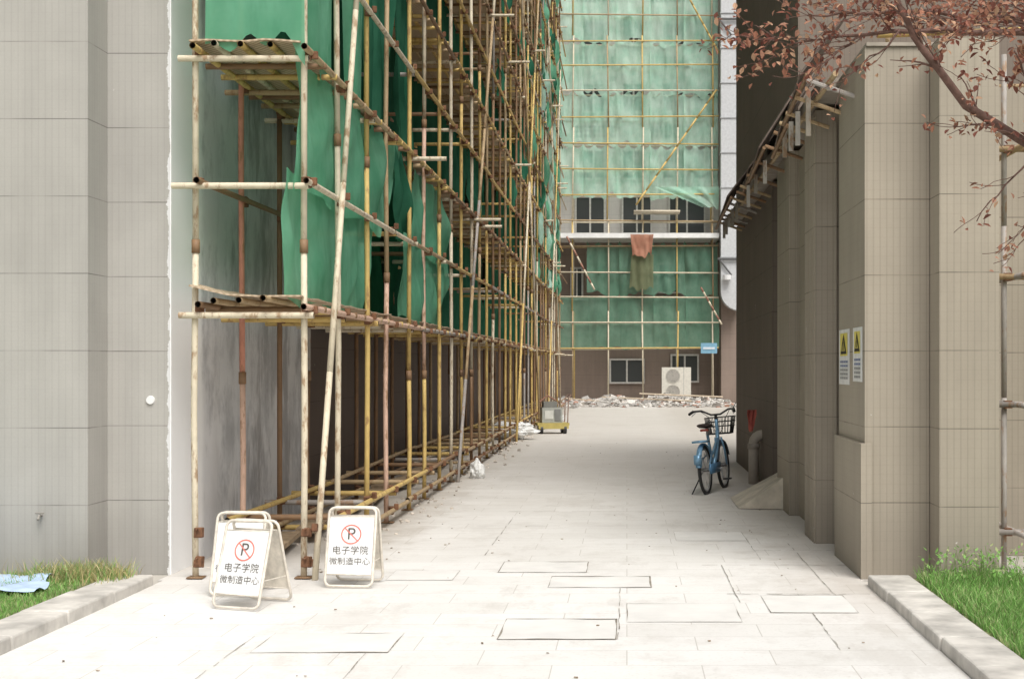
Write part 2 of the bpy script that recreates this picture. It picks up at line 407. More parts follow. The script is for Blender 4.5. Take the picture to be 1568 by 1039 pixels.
brace(XO+.1,30,0,38,12,YEL); brace(XO+.1,38,0,30,12,TAN); brace(XO+.1,42,0,50,12,YEL); brace(XO+.1,50,0,42,12,CREAM)
g.obj('tubes',M_TUBE,sc,True)
g=MB()
for li,z in enumerate(levels):
    for i in range(NB):
        Y=Y0+DY*i
        if Y>32 and (i+li)%2: continue
        for X in (XO,XI):
            s=.078
            rot=Matrix.Rotation(R.uniform(-.3,.3),3,'Z')@Matrix.Rotation(R.uniform(-.2,.2),3,'X')
            g.obox((X+.02,Y,z-.01),s*.8,s*.8,s*R.uniform(.8,1.1),rot)
            if X==XO: g.obox((X+.08,Y+R.uniform(-.02,.02),z+R.uniform(-.02,.04)),.045,.03,.06,rot)
            g.tube((X+.02,Y-.07,z+.02),(X+.02,Y+.05,z+.02),.008,(1,1,1),5)
o=g.obj('clamps',M_CLAMP,sc); bv=o.modifiers.new('b','BEVEL'); bv.width=.01; bv.segments=1
g=MB()
for li in range(2,len(levels),2):
    z=levels[li]+.085; y=Y0-.12
    while y<Y0+DY*(NB-1):
        nx,ny=6,10; ph=R.uniform(0,9)
        vs=[(XI-.02+(XO-XI+.02)*i/nx+.01*math.sin(ph+j), y+(2.06)*j/ny, z+.018*noise.noise(Vector((i*.8,j*.6+y,li)))+(.09*(1-i/nx)**4 if li==2 and y<11 else 0)+R.uniform(0,.002)) for j in range(ny+1) for i in range(nx+1)]
        fs=[(j*(nx+1)+i,j*(nx+1)+i+1,(j+1)*(nx+1)+i+1,(j+1)*(nx+1)+i) for j in range(ny) for i in range(nx)]
        g.add(vs,fs); y+=2.0
o=g.obj('platform_mats',M_MAT,sc); m=o.modifiers.new('s','SOLIDIFY'); m.thickness=.012
g=MB()
for i in range(0,26):
    yy=12+i*1.5
    g.obox((-2.95,yy,.1+R.uniform(0,.05)),.2,1.4,.04,Matrix.Rotation(R.uniform(-.1,.1),3,'Z'))
g.obj('base_planks',simple('old_plank',(.30,.22,.14),.9,0,.3,8),sc)

def net(mb,P,U,V,nu,nv,amp,seed,mi=0,sag=.15,slant=(0,0),fold=3.0,ragb=.1,rag=.0):
    P=Vector(P);U=Vector(U);V=Vector(V); N=U.cross(V).normalized(); vs=[]
    for j in range(nv+1):
        for i in range(nu+1):
            u,v=i/nu,j/nv
            q=Vector((u*3+seed,v*.8,seed*.7))
            d=amp*(noise.noise(q*1.3)+.5*noise.noise(q*3.1)) + amp*.3*math.sin(u*fold*6.28+3*noise.noise(q)+v*1.5)*(1-v*.4)
            d*=(.25+.75*math.sin(math.pi*min(1,max(0,v))))+.3
            sl=(slant[0]*(1-u)+slant[1]*u)*(1-v)
            uu=u+sl+rag*noise.noise(Vector((v*2.2,seed+(5 if u>.5 else 0),0)))*(2*abs(u-.5))
            vv=v+(1-v)*(ragb*noise.noise(Vector((u*4,seed,9))))-sag*.1*v*math.sin(math.pi*((u*3)%1))
            vs.append(P+U*uu+V*vv+N*d)
    fs=[(j*(nu+1)+i,j*(nu+1)+i+1,(j+1)*(nu+1)+i+1,(j+1)*(nu+1)+i) for j in range(nv) for i in range(nu)]
    mb.add(vs,fs,(1,1,1),mi)
g=MB()
X=XO-.05
net(g,(X-.05,10.56,2.10),(0,3.7,0),(0,0,.98),44,26,.07,1.3,0,slant=(.0,-.20),rag=.02,fold=4)
net(g,(X,10.66,2.93),(0,4.9,0),(0,0,1.04),50,26,.07,2.3,0,slant=(-.01,-.24),rag=.02,fold=5)
net(g,(X,15.6,2.12),(0,4.0,0),(0,0,.95),40,22,.11,3.3,0,slant=(-.03,-.1),rag=.03,fold=5)
net(g,(X,16.6,2.95),(0,2.2,0),(0,0,.95),24,18,.10,4.3,0,slant=(-.4,.2),rag=.05,fold=3)
net(g,(X,15.0,3.0),(0,.5,0),(0,0,.95),10,14,.10,5.3,1,slant=(.6,.9),rag=.05,fold=1)
net(g,(X,10.66,3.98),(0,1.25,0),(0,0,3.2),22,30,.05,8.1,0,slant=(0,.05))
net(g,(XI+.15,10.62,4.0),(XO-XI-.12,0,0),(0,0,3.2),20,30,.04,9.7,0,fold=1.5,slant=(-.08,0))
net(g,(X-.04,11.9,3.5),(0,1.5,0),(0,0,3.6),20,30,.08,10.2,0,slant=(.75,.0),rag=.05)
net(g,(X-.04,13.4,3.9),(0,1.6,0),(0,0,3.0),20,24,.1,12.2,1,slant=(.1,-.1),rag=.05)
net(g,(X-.02,15.2,3.9),(0,1.3,0),(0,0,1.9),14,18,.1,13.2,1,slant=(.5,-.0),rag=.05)
seed=20
for li in range(2,len(levels)-1,2):
    z=levels[li]; h=levels[min(li+2,len(levels)-1)]-z
    y=15.6 if li==2 else 12.4
    while y<Y0+DY*(NB-1)-1:
        w=R.choice([2.54,3.81,3.81]); seed+=1.37
        w=min(w,Y0+DY*(NB-1)-y)
        if R.random()<.97:
            net(g,(XI+.12,y,z+.06),(0,w,0),(0,0,h-.04),16,9,.10,seed,1,fold=2)
        y+=w
for k in range(56):
    i=R.randrange(8,NB-2); li=R.randrange(4,len(levels)-2)
    if i<14 and R.random()<.5: continue
    seed+=1.1
    net(g,(XO-.04,Y0+DY*i,levels[li]+.03),(0,DY*R.uniform(.7,2.1),0),(0,0,R.uniform(.6,.98)*.95),14,10,.12,seed,1 if i<20 else R.choice([0,1]),slant=(R.uniform(-.3,.5),R.uniform(-.5,.2)),rag=.08)
for k in range(60):
    i=R.randrange(22,NB-1); li=R.randrange(4,len(levels)-2); seed+=1.1
    net(g,(XO+.02,Y0+DY*i,levels[li]+.03),(0,DY*R.uniform(.7,1.6),0),(0,0,R.uniform(.6,1.0)),12,8,.14,seed,R.choice([0,0,1,2]),slant=(R.uniform(-.3,.5),R.uniform(-.5,.2)),rag=.1)
g.obj('safety_netting',[M_NET,M_NETD,M_NETB],sc,True)

g=MB()
for _ in range(480):
    y=11+R.random()*40; x=R.gauss(-2.35,.16) if R.random()<.6 else R.uniform(-3.4,-2.4)
    s=R.uniform(.008,.035)*(1+ (y>20)*.8); k=R.uniform(.35,.8)
    if x>-1.95: continue
    g.obox((x,y,s*.3+.004),s,s*R.uniform(.5,1.5),s*.6,Matrix.Rotation(R.uniform(0,3),3,'Z')@Matrix.Rotation(R.uniform(-.5,.5),3,'X'),(k,k*.9,k*.78),0,.4)
for _ in range(150):
    x=R.uniform(-3.3,1.7); y=R.uniform(6.8,30); s=R.uniform(.004,.013); k=R.uniform(.15,.4)
    g.obox((x,y,.011),s,s*1.5,s*.4,Matrix.Rotation(R.uniform(0,3),3,'Z'),(k,k*.75,k*.5),0,.4)
g.obj('construction_debris',M_RUB)
def blob(name,c,s,seed,mat):
    bm=bmesh.new(); bmesh.ops.create_icosphere(bm,subdivisions=4,radius=1)
    for v in bm.verts:
        d=1+.4*noise.noise(v.co*1.7+Vector((seed,0,0)))+.3*abs(noise.noise(v.co*4+Vector((seed,0,0))))
        v.co=Vector((v.co.x*s[0]*d,v.co.y*s[1]*d,max(-.9,v.co.z)*s[2]*d))
    me=bpy.data.meshes.new(name); bm.to_mesh(me); bm.free(); me.materials.append(mat)
    o=bpy.data.objects.new(name,me); o.location=c; scn.collection.objects.link(o); return o
M_BAG=simple('white_plastic',(.70,.70,.68),.5,0,.15,8)
blob('plastic_sack',(-2.14,20.3,.11),(.10,.13,.14),1,M_BAG)
blob('plastic_sack',(-2.5,31,.2),(.45,.35,.18),2,M_BAG)
blob('plastic_sack',(-2.1,40,.12),(.3,.4,.12),4,M_BAG)

# ------------------------------------------------------------ no-parking signs
M_RED=simple('red_print',(.70,.20,.16),.5,0,.1); M_INK=simple('dark_print',(.11,.10,.09),.6)
def noparking(loc,rot,sp=.2,scl=.93):
    e=empty('no_parking_sign',loc,rot); e.scale=(scl*1.04,scl,scl)
    def tilt(side):
        top=Vector((0,side*.03,.60)); bot=Vector((0,side*sp,0.0)); n=Vector((0,side*.60,(sp-.03))).normalized()
        return lambda a,b,off=0: Vector((a,0,0))+bot+(top-bot)*(b/.625)+n*off
    for side,nm in ((-1,'front'),(1,'rear')):
        T=tilt(side); W=.18; rr=.045; H=.625; pts=[]
        def arc(cx,cy,a0,a1):
            for k in range(6):
                a=a0+(a1-a0)*k/5; pts.append(T(cx+rr*math.cos(a),cy+rr*math.sin(a)))
        arc(-W+rr,rr+.01,math.pi*1.5,math.pi); arc(-W+rr,H-rr,math.pi,math.pi/2)
        arc(W-rr,H-rr,math.pi/2,0); arc(W-rr,rr+.01,0,-math.pi/2)
        g=MB(); g.path(pts,.0105,(1,1,1),8,closed=True)
        g.tube(T(-W,.10),T(W,.10),.006); g.tube(T(-W,.555),T(W,.555),.006)
        g.obj(nm+'_frame',M_CREAM,e,True)
        g=MB()
        q=[T(-W+.012,.105,.004),T(W-.012,.105,.004),T(W-.012,.55,.004),T(-W+.012,.55,.004)]
        q2=[T(-W+.012,.105,-.001),T(W-.012,.105,-.001),T(W-.012,.55,-.001),T(-W+.012,.55,-.001)]
        g.add(q+q2,[(0,1,2,3),(7,6,5,4),(0,4,5,1),(1,5,6,2),(2,6,7,3),(3,7,4,0)]); g.obj(nm+'_panel',M_WHITE if side<0 else M_CREAM,e)
    T=tilt(-1)
    g=MB()
    for s in (-1,1): g.tube(T(s*.17,.2),tilt(1)(s*.17,.2),.004)
    for s in (-1,1): g.tube(T(s*.12,.625),tilt(1)(s*.12,.625),.009)
    g.obj('hinges',M_CREAM,e)
    g=MB(); n=48; C=(0,.415); ro,ri=.078,.068; vs=[];fs=[]
    for k in range(n):
        a=2*math.pi*k/n
        vs.append(T(C[0]+ro*math.cos(a),C[1]+ro*math.sin(a),.007)); vs.append(T(C[0]+ri*math.cos(a),C[1]+ri*math.sin(a),.007))
    for k in range(n):
        j=(k+1)%n; fs.append((2*k,2*j,2*j+1,2*k+1))
    g.add(vs,fs)
    a=math.radians(135); d=Vector((math.cos(a),math.sin(a))); nn=Vector((-d.y,d.x))*.004
    q=[Vector(C)-d*.070-nn,Vector(C)+d*.070-nn,Vector(C)+d*.070+nn,Vector(C)-d*.070+nn]
    g.add([T(p.x,p.y,.0085) for p in q],[(0,1,2,3)])
    g.obj('prohibition_ring',M_RED,e)
    th=math.atan2(sp-.03,.60)
    def text(s,b,size,nm):
        cu=bpy.data.curves.new(nm,'FONT'); cu.body=s; cu.size=size; cu.align_x='CENTER'; cu.align_y='CENTER'
        o=bpy.data.objects.new(nm,cu); scn.collection.objects.link(o); cu.materials.append(M_INK); o.parent=e
        o.location=T(0,b,.0072); o.rotation_euler=(math.pi/2-th,0,0); return o
    text('P',.415,.13,'letter_p')
    text('电子学院',.285,.070,'text_line'); text('微制造中心',.20,.063,'text_line_lower')
    return e
noparking((-2.50,9.50,.0115),math.radians(-19),.22)
noparking((-2.70,10.02,.0115),math.radians(-6),.2)
noparking((-1.99,10.38,.0115),math.radians(-5),.17)

# ------------------------------------------------------------ right building
rb=empty('service_building')
g=MB()
g.box(1.79,2.275,10.7,12.0,0,4.0)
g.box(2.279,2.715,10.37,12.0,0,4.0)
g.box(1.70,2.6,12.8,13.6,0,3.9)
g.box(1.84,2.6,13.603,15.2,0,3.9)
g.box(1.735,2.6,15.203,16.4,0,3.9)
g.box(2.603,6,12.003,23.9,0,3.95)
g.obj('walls',M_RW,rb)
g=MB()
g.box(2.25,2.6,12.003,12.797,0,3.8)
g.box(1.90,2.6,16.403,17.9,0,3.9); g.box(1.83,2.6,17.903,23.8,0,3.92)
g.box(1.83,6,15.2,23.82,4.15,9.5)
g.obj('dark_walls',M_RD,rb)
g=MB(); g.box(1.755,1.835,10.66,12.02,.004,1.02); o=g.obj('plinth',M_RW,rb)
g=MB()
for k in range(6): g.box(1.86+k*.05,1.885+k*.05,12.77,12.797,0,3.8)
for k in range(4): g.box(1.82+k*.04,1.84+k*.04,15.18,15.2,0,3.85)
for k in range(7): g.box(1.688,1.70,12.84+k*.1,12.885+k*.1,0,3.85)
g.obj('flutes',M_RW,rb)
g=MB(); g.box(1.80,2.70,10.68,12.2,4.003,4.03); g.box(1.66,2.6,12.2,23.9,3.96,4.07)
g.obj('roof_slab',simple('roof_edge',(.34,.30,.25),.85,0,.2,4,.2),rb)
g=MB(); b=MB()
sheets=[(11.4,1.7),(13.3,1.3),(14.9,1.9),(17.1,1.5),(18.9,3.3)]
for y,L in sheets:
    nfl=int(L/.07); xo=R.uniform(1.36,1.46); zo=3.92+R.uniform(-.07,.07); xi=1.83; zi=4.5+R.uniform(-.1,.1)
    if y>18: xo=1.33; zo=3.85
    vs=[]
    for k in range(nfl+1):
        yy=y+L*k/nfl; dz=.018*(k%2)
        vs+=[(xo+.06*k/nfl,yy,zo+dz-.1*k/nfl),(xi,yy,zi+dz)]
    g.add(vs,[(2*k,2*k+1,2*k+3,2*k+2) for k in range(nfl)])
    b.tube((xo+.05,y-.1,zo-.02),(xo+.07,y+L+.1,zo-.1),.02,BRN,6)
o=g.obj('canopy_sheets',simple('weathered_sheet',(.14,.11,.09),.8,0,.3,4),rb); m=o.modifiers.new('s','SOLIDIFY'); m.thickness=.012
y=11.2
while y<22.5:
    b.tube((1.80,y,3.72),(1.42,y+.05,3.86),.018,R.choice([GREY,BRN,TAN]),6)
    if R.random()<.75: b.box(1.50,1.54,y-.02,y+.02,3.56+R.uniform(-.1,.12),3.86,R.choice([(.6,.57,.52),(.4,.36,.3)]))
    y+=R.uniform(.5,1.2)
for y0,y1 in [(10.9,15.2),(15,19),(18.8,22.6)]:
    b.tube((1.60,y0,3.84),(1.6,y1,3.86),.022,TAN,8)
b.obj('canopy_brackets',M_TUBE,rb)
g=MB(); 
pts=[(1.72,19.3,0),(1.72,19.3,.55)]+[(1.72+.12*(1-math.cos(a)),19.3,.55+.12*math.sin(a)) for a in (.4,.8,1.2,1.57)]+[(1.9,19.3,.67)]
g.path(pts,.07,(.46,.41,.35),14); g.path([(1.72,19.3,.48),(1.72,19.3,.55)],.082,(.38,.34,.29),14)
g.obj('drain_pipe',M_V,rb,True)
g=MB(); x0,x1,y0,y1=1.25,1.83,15.9,17.2
g.add([(x0,y0,.012),(1.735,y0-.1,.012),(1.735,y0-.1,.36),(x0,y1,.012),(x1,y1,.012),(x1,y1,.32)],[(0,1,2),(3,5,4),(0,2,5,3),(1,4,5,2)])
g.obj('concrete_ramp',simple('ramp_concrete',(.52,.47,.39),.9,0,.25,4,.4))
def poster(y0,y1,z0,z1):
    e=empty('warning_poster')
    X=1.786; g=MB()
    g.box(X-.003,X+.002,y0,y1,z0,z1,(.8,.8,.78))
    zt=z0+(z1-z0)*.52; yl=(.80,.68,.16)
    g.add([(X-.005,y0+.07,zt),(X-.005,y1-.07,zt),(X-.005,y1-.07,z1-.03),(X-.005,y0+.07,z1-.03)],[(0,1,2,3)],yl)
    ym=(y0+y1)/2; w=(y1-y0)*.30
    g.add([(X-.007,ym-w,zt+.015),(X-.007,ym+w,zt+.015),(X-.007,ym,z1-.035)],[(0,1,2)],(.03,.03,.03))
    g.add([(X-.009,ym-w*.55,zt+.04),(X-.009,ym+w*.55,zt+.04),(X-.009,ym,z1-.085)],[(0,1,2)],yl)
    g.add([(X-.011,ym-w*.18,zt+.045),(X-.011,ym+w*.18,zt+.045),(X-.011,ym+w*.05,z1-.1),(X-.011,ym-w*.1,z1-.1)],[(0,1,2,3)],(.03,.03,.03))
    for k in range(5):
        a=zt-.04-k*.033
        for q in range(4):
            ya=y0+.06+q*(y1-y0-.12)/4; g.add([(X-.005,ya,a-.018),(X-.005,ya+(y1-y0-.12)/5,a-.018),(X-.005,ya+(y1-y0-.12)/5,a),(X-.005,ya,a)],[(0,1,2,3)],(.2,.25,.42) if k<2 else (.35,.35,.36))
    g.obj('sheet',M_V,e)
poster(11.42,11.95,1.45,1.90); poster(10.80,11.22,1.48,1.90)
g=MB(); net(g,(1.66,19.6,.70),(.13,.10,0),(0,0,.30),8,10,.05,44,0,slant=(.3,-.4),fold=1)
g.obj('red_rag',simple('red_cloth',(.52,.13,.10),.7),None,True)

s2=empty('scaffolding')
DG=(.30,.28,.26)
g=MB()
for X,Y in [(2.97,11.2),(3.14,12.2),(3.9,11.2),(3.9,12.2),(4.9,11.2),(4.9,12.2),(5.9,11.2)]:
    z=0
    while z<4:
        g.tube((X,Y,z),(X,Y,z+1.35),.022,R.choice([GREY,DG,GREY,(.50,.47,.43)]),8); z+=1.35
for z in (.3,1.3,2.3,3.3):
    for Y in (11.2,12.2): g.tube((2.9,Y-.05,z),(6.5,Y-.05,z),.0245,R.choice([GREY,TAN,DG]),8)
    for X in (3.05,3.9,4.9): g.tube((X,10.9,z),(X,12.6,z),.0245,R.choice([TAN,GREY]),8)
g.tube((2.2,12.5,4.5),(6,12.3,4.62),.022,YEL,8); g.tube((2.3,12.6,4.05),(6,12.4,4.1),.02,TAN,8)
g.tube((2.3,12.55,3.9),(2.3,12.55,4.6),.02,TAN,8)
g.obj('tubes',M_TUBE,s2,True)
g=MB()
for z in (.3,1.3,2.3,3.3): g.obox((2.99,11.17,z),.06,.06,.06,Matrix.Identity(3))
g.obj('clamps',M_CLAMP,s2)
g=MB(); g.box(3.9,4.6,14.3,14.34,1.9,2.6,(.10,.46,.32)); g.box(3.98,4.5,14.285,14.298,2.25,2.4,(.8,.8,.8))
g.box(3.9,3.95,14.36,14.41,0,2.6,(.4,.4,.4)); g.box(4.5,4.55,14.36,14.41,0,2.6,(.4,.4,.4)); g.obj('green_notice_board',M_V)
fb=empty('distant_apartment_block')
g=MB(); g.box(7.5,40,34,44,0,9); g.obj('walls',M_FP,fb)
g=MB()
for z in (1,4,7):
    for k in range(8): g.box(8.2+k*3,9.8+k*3,33.97,34.02,z,z+1.4)
g.obj('windows',M_GLASS,fb)

# ------------------------------------------------------------ back building
bb=empty('brown_apartment_block')
g=MB(); g.box(-8,14,64,76,0,7.15); g.obj('lower_walls',M_BB,bb)
g=MB(); g.box(-8,14,64,76,7.36,26); g.obj('upper_walls',M_BU,bb)
g=MB(); g.box(-8,4.0,61.6,76,7.152,7.358); g.obj('ledge',simple('ledge_concrete',(.76,.76,.74),.8,0,.12,2),bb)
g=MB(); f=MB()
def win(x0,x1,z0,z1):
    g.box(x0,x1,63.93,64.02,z0,z1)
    for a in (x0,(x0+x1)/2,x1): f.box(a-.04,a+.04,63.88,63.925,z0,z1)
    for a in (z0,z1): f.box(x0-.04,x1+.04,63.87,63.925,a-.04,a+.04)
for z in (10.0,13.0,16.0,19,22):
    for x in (-2.0,-.2,1.6,3.0,-4.5,6): win(x,x+1.0,z,z+1.3)
for x in (-2.3,-.2,1.9): win(x,x+(1.3 if x!=1.9 else 1.6),7.55,9.2)
win(-.75,.75,.85,1.9); win(-2.5,-2.0,4.6,6.0); win(1.4,2.4,4.9,6.2); win(2.0,3.2,.9,2.1)
g.obj('glass',M_GLASS,bb); f.obj('window_frames',simple('frame',(.58,.56,.53),.5),bb)
g=MB()
for z in (12.1,15.2,18.2):
    for x0 in (-2.3,1.1):
        for i in range(9):
            for j in range(3): g.box(x0+i*.2,x0+i*.2+.11,63.96,64.01,z+j*.2-.2,z+j*.2-.09)
g.obj('vent_blocks',M_BLACK,bb)
g=MB(); g.box(3.2,3.9,61.5,61.55,2.15,2.6,(.22,.42,.56)); g.box(3.3,3.8,61.48,61.497,2.33,2.42,(.7,.75,.8)); g.obj('blue_notice_sign',M_V)
ac=empty('air_conditioner_unit')
g=MB(); x0,x1,y0,y1,z0,z1=1.5,2.75,61.0,61.5,.12,1.55
g.box(x0,x1,y0,y1,z0,z1,(.72,.69,.61)); 
for a in (x0+.1,x1-.2): g.box(a,a+.1,y0,y1,0,.118,(.3,.3,.3))
g.box(x1-.32,x1-.30,y0-.004,y0-.001,z0,z1,(.4,.4,.38))
for cz in (.5,1.18):
    n=24; cx=x0+.48
    g.path([(cx,y0-.001,cz),(cx,y0-.006,cz)],.29,(.42,.40,.37),n)
    for rr in (.08,.14,.2,.26,.3):
        g.path([(cx+rr*math.cos(2*math.pi*k/n),y0-.02,cz+rr*math.sin(2*math.pi*k/n)) for k in range(n)],.008,(.7,.67,.6),5,closed=True)
    for k in range(12):
        a=math.pi*2*k/12; g.tube((cx+.03*math.cos(a),y0-.02,cz+.03*math.sin(a)),(cx+.3*math.cos(a),y0-.02,cz+.3*math.sin(a)),.006,(.7,.67,.6),5)
g.obj('casing',M_V,ac)
du=empty('ventilation_duct')
g=MB(); z=4.8
while z<20: 
    g.box(4.05,4.85,61.2,62.0,z,z+1.46,(.60,.61,.62)); g.box(4.01,4.89,61.16,62.04,z+1.46,z+1.5,(.45,.46,.47)); z+=1.5
vs=[]
for k in range(9):
    a=math.pi/2*k/8; vs+= [(4.85-.8*math.cos(a),61.2,4.8-.8*math.sin(a)),(4.85-.8*math.cos(a),62.0,4.8-.8*math.sin(a))]
g.add(vs+[(4.85,61.2,4.8),(4.85,62.0,4.8)],[(2*k,2*k+2,2*k+3,2*k+1) for k in range(8)]+[tuple([2*k for k in range(9)]+[18]),tuple([2*k+1 for k in range(9)]+[19])],(.58,.59,.60))
for z in (6.2,16.5): g.tube((3.9,61.1,z),(5,61.1,z),.05,(.12,.12,.12),6); g.tube((3.95,61.1,z),(4.5,61.1,z-.7),.04,(.12,.12,.12),6)
g.path([(4.3,61.0,5.5),(4.3,61.0,5.3)],.18,(.8,.8,.8),12)
g.obj('duct',M_V,du)
g=MB(); g.box(4.12,12,62.1,63.9,0,7.1); g.box(4.12,12,62.1,63.9,7.36,22); g.obj('side_wing',M_BB,bb)

s3=empty('scaffolding'); g=MB()
xs=[-2.35+1.52*k for k in range(-2,5)]
for X in xs:
    for Y in (62.0,62.8):
        z=0
        while z<20:
            g.tube((X+R.uniform(-.04,.04),Y,z),(X+R.uniform(-.04,.04),Y,z+4),.032,R.choice([CREAM,YEL,CREAM,TAN]),6); z+=4
z=2.35
while z<20:
    for Y in (61.95,62.85): g.tube((-5.6,Y,z+R.uniform(-.06,.06)),(4.0,Y,z+R.uniform(-.06,.06)),.032,R.choice([YEL,CREAM,TAN,CREAM]),6)
    z+=1.12
for a,b in [((.4,61.8,8.6),(3.9,61.8,13.6)),((2.2,61.8,18.5),(4.0,61.8,15.2)),((-2.6,61.5,7.2),(-1.4,61.5,4.9)),((3.2,61.5,5),(4.1,61.5,3.4))]:
    n=8
    for k in range(n): g.tube(Vector(a).lerp(Vector(b),k/n),Vector(a).lerp(Vector(b),(k+1)/n),.042,(YEL if a[2]>8 else (CREAM if k%2 else (.35,.18,.13))),6)
g.box(.3,2.3,61.4,62.5,8.25,8.33,(.70,.62,.48))
g.obj('tubes',M_TUBE2,s3,True)
g=MB(); seed=200; z=9.05
while z<20:
    for k in range(5):
        seed+=1.7; x0=-3.4+1.47*k
        net(g,(x0,62.15+.1*(k%2),z+R.uniform(-.12,.1)),(1.5,0,0),(0,0,2.3),20,22,.17,seed,0,sag=.9,fold=.6,ragb=.15)
    z+=2.24
net(g,(1.2,61.9,8.5),(2.8,0,0),(0,0,.9),20,14,.2,501,0,slant=(.75,0),ragb=.3)
for k in range(4):
    seed+=1.7
    net(g,(-1.75+1.42*k,62.1,4.75),(1.45,0,0),(0,0,2.3),14,14,.16,seed,1,sag=1,ragb=.2,fold=.7)
for k in range(5):
    seed+=1.7
    net(g,(-3.1+1.42*k,62.1,2.4),(1.45,0,0),(0,0,2.3),14,14,.12,seed,1,sag=.5,ragb=.05,fold=.7)
g.obj('safety_netting',[M_NETB,M_NETB2],s3,True)
g=MB(); net(g,(.15,61.5,6.35),(1.0,0,0),(0,0,.95),14,14,.12,601,0,slant=(.1,-.1),ragb=.3); g.obj('orange_cloth',M_REDT,s3,True)
g=MB(); net(g,(.2,61.7,4.95),(.95,0,0),(0,0,1.5),14,14,.12,611,0,slant=(-.1,0),ragb=.2); g.obj('brown_cloth',netmat('brown_cloth',(.22,.24,.14),(.28,.30,.18),.12),s3,True)

g=MB()
def rh(x,y): return .36*math.exp(-((y-58.5)/1.6)**2)*max(.12,.5+.9*noise.noise(Vector((x*.8,y*.4,1))))
for _ in range(2200):
    x=R.uniform(-2.9,4.2); y=R.gauss(58.4,1.4)
    if y>60.8: continue
    s=R.uniform(.03,.15); k=R.uniform(.3,.8)
    if R.random()<.04: s*=2
    col=(k,k*.95,k*.88) if R.random()<.9 else (k*.7,k*.4,k*.3)
    g.obox((x,y,rh(x,y)+R.uniform(0,.06)),s*1.3,s*R.uniform(.6,1.6),s*.6,Matrix.Rotation(R.uniform(0,3),3,'Z')@Matrix.Rotation(R.uniform(-.8,.8),3,'X'),col,0,.5)
nx,ny=28,20
vs=[(-3+7.3*i/nx,53+8*j/ny,rh(-3+7.3*i/nx,53+8*j/ny)) for j in range(ny+1) for i in range(nx+1)]
g.add(vs,[(j*(nx+1)+i,j*(nx+1)+i+1,(j+1)*(nx+1)+i+1,(j+1)*(nx+1)+i) for j in range(ny) for i in range(nx)],(.45,.41,.36))
for a,b in [((-1,57.6,.35),(2.6,57.2,.2)),((.5,57,.5),(3.9,57.8,.35)),((-2.5,57.5,.3),(-.6,57.1,.15))]: g.tube(a,b,.03,(.6,.5,.38),6)
g.obj('rubble_heap',M_RUB)

tr=empty('site_trolley',(-1.78,33.8,0),math.radians(12))
g=MB(); g.box(-.38,.38,-.25,.25,.2,.26,(.50,.41,.14)); g.box(-.36,.36,-.27,-.255,.12,.22,(.50,.41,.14))
for sx in (-.28,.28):
    for sy in (-.2,.2): g.path([(sx-.03,sy,.1),(sx+.03,sy,.1)],.1,(.03,.03,.03),16)
g.box(-.26,.22,-.18,.18,.262,.62,(.38,.39,.35)); g.box(-.22,.10,-.15,.15,.622,.76,(.20,.20,.18))
g.box(-.2,.0,-.19,-.181,.35,.55,(.6,.6,.55)); g.box(.03,.18,-.19,-.181,.3,.58,(.2,.2,.19))
for s in (-.22,.22): g.path([(.34,s,.26),(.36,s,.85),(.42,s,.92)],.014,(.3,.2,.16),8)
g.path([(.42,-.22,.92),(.42,.22,.92)],.014,(.3,.2,.16),8)
g.path([(-.3,0,.75),(-.1,.05,.9),(.1,0,.78)],.02,(.3,.15,.1),8)
g.obj('body',M_V,tr)

# ------------------------------------------------------------ bicycle
bk=empty('bicycle',(1.0,17.75,.012),0)
bk.rotation_euler=(0,math.radians(-5),math.atan2(-.30,1.0))
BL=(.26,.47,.68); BK=(.035,.035,.035); SL=(.5,.5,.5)
g=MB(); WR=.295
for y in (0,1.0):
    n=36
    g.path([(0,y+WR*math.cos(2*math.pi*k/n),WR+WR*math.sin(2*math.pi*k/n)) for k in range(n)],.022,BK,8,closed=True)
    g.path([(0,y+(WR-.035)*math.cos(2*math.pi*k/n),WR+(WR-.035)*math.sin(2*math.pi*k/n)) for k in range(n)],.012,SL,6,closed=True)
    g.path([(-.05,y,WR),(.05,y,WR)],.025,(.2,.2,.2),10)
    for k in range(16):
        a=2*math.pi*k/16; g.tube(((-1)**k*.03,y,WR),(0,y+(WR-.04)*math.cos(a),WR+(WR-.04)*math.sin(a)),.0022,SL,4)
g.obj('wheels',M_V,bk,True)
g=MB()
g.path([(0,.86,.80),(0,.80,.62),(0,.62,.42),(0,.44,.30)],[.024,.026,.028,.028],BL,10)
g.path([(0,.44,.28),(0,.36,.52),(0,.28,.74)],.019,BL,10)
g.path([(0,.82,.66),(0,.55,.50),(0,.40,.46)],.02,BL,10)
for s in (-.055,.055):
    g.path([(s*.3,.44,.29),(s,.2,.29),(s,0,WR)],.012,BL,8)
    g.path([(s*.3,.37,.50),(s,.12,.42),(s,0,WR)],.010,BL,8)
    g.path([(s*.7,.86,.66),(s,.93,.5),(s,1.0,WR)],.014,BL,8)
g.path([(0,.86,.62),(0,.82,.90)],.022,BL,10)
g.box(.06,.085,.0,.52,.24,.36,(.15,.33,.55))
for y,a0,a1 in ((0,.2,3.0),(1.0,.35,2.9)):
    pts=[(0,y+(WR+.04)*math.cos(a0+(a1-a0)*k/14),WR+(WR+.04)*math.sin(a0+(a1-a0)*k/14)) for k in range(15)]
    vs=[]
    for p in pts:
        for dx,dr in ((-.035,-.015),(-.018,0),(.018,0),(.035,-.015)):
            q=Vector((0,p[1]-y,p[2]-WR)); q=q.normalized()*(q.length+dr); vs.append((dx,y+q.y,WR+q.z))
    g.add(vs,[(4*k+j,4*k+j+1,4*k+4+j+1,4*k+4+j) for k in range(14) for j in range(3)],BL if y==0 else (.07,.08,.1))
g.box(-.09,.09,-.20,.02,.64,.665,BL)
g.box(-.045,.045,-.345,-.325,.38,.50,BL)
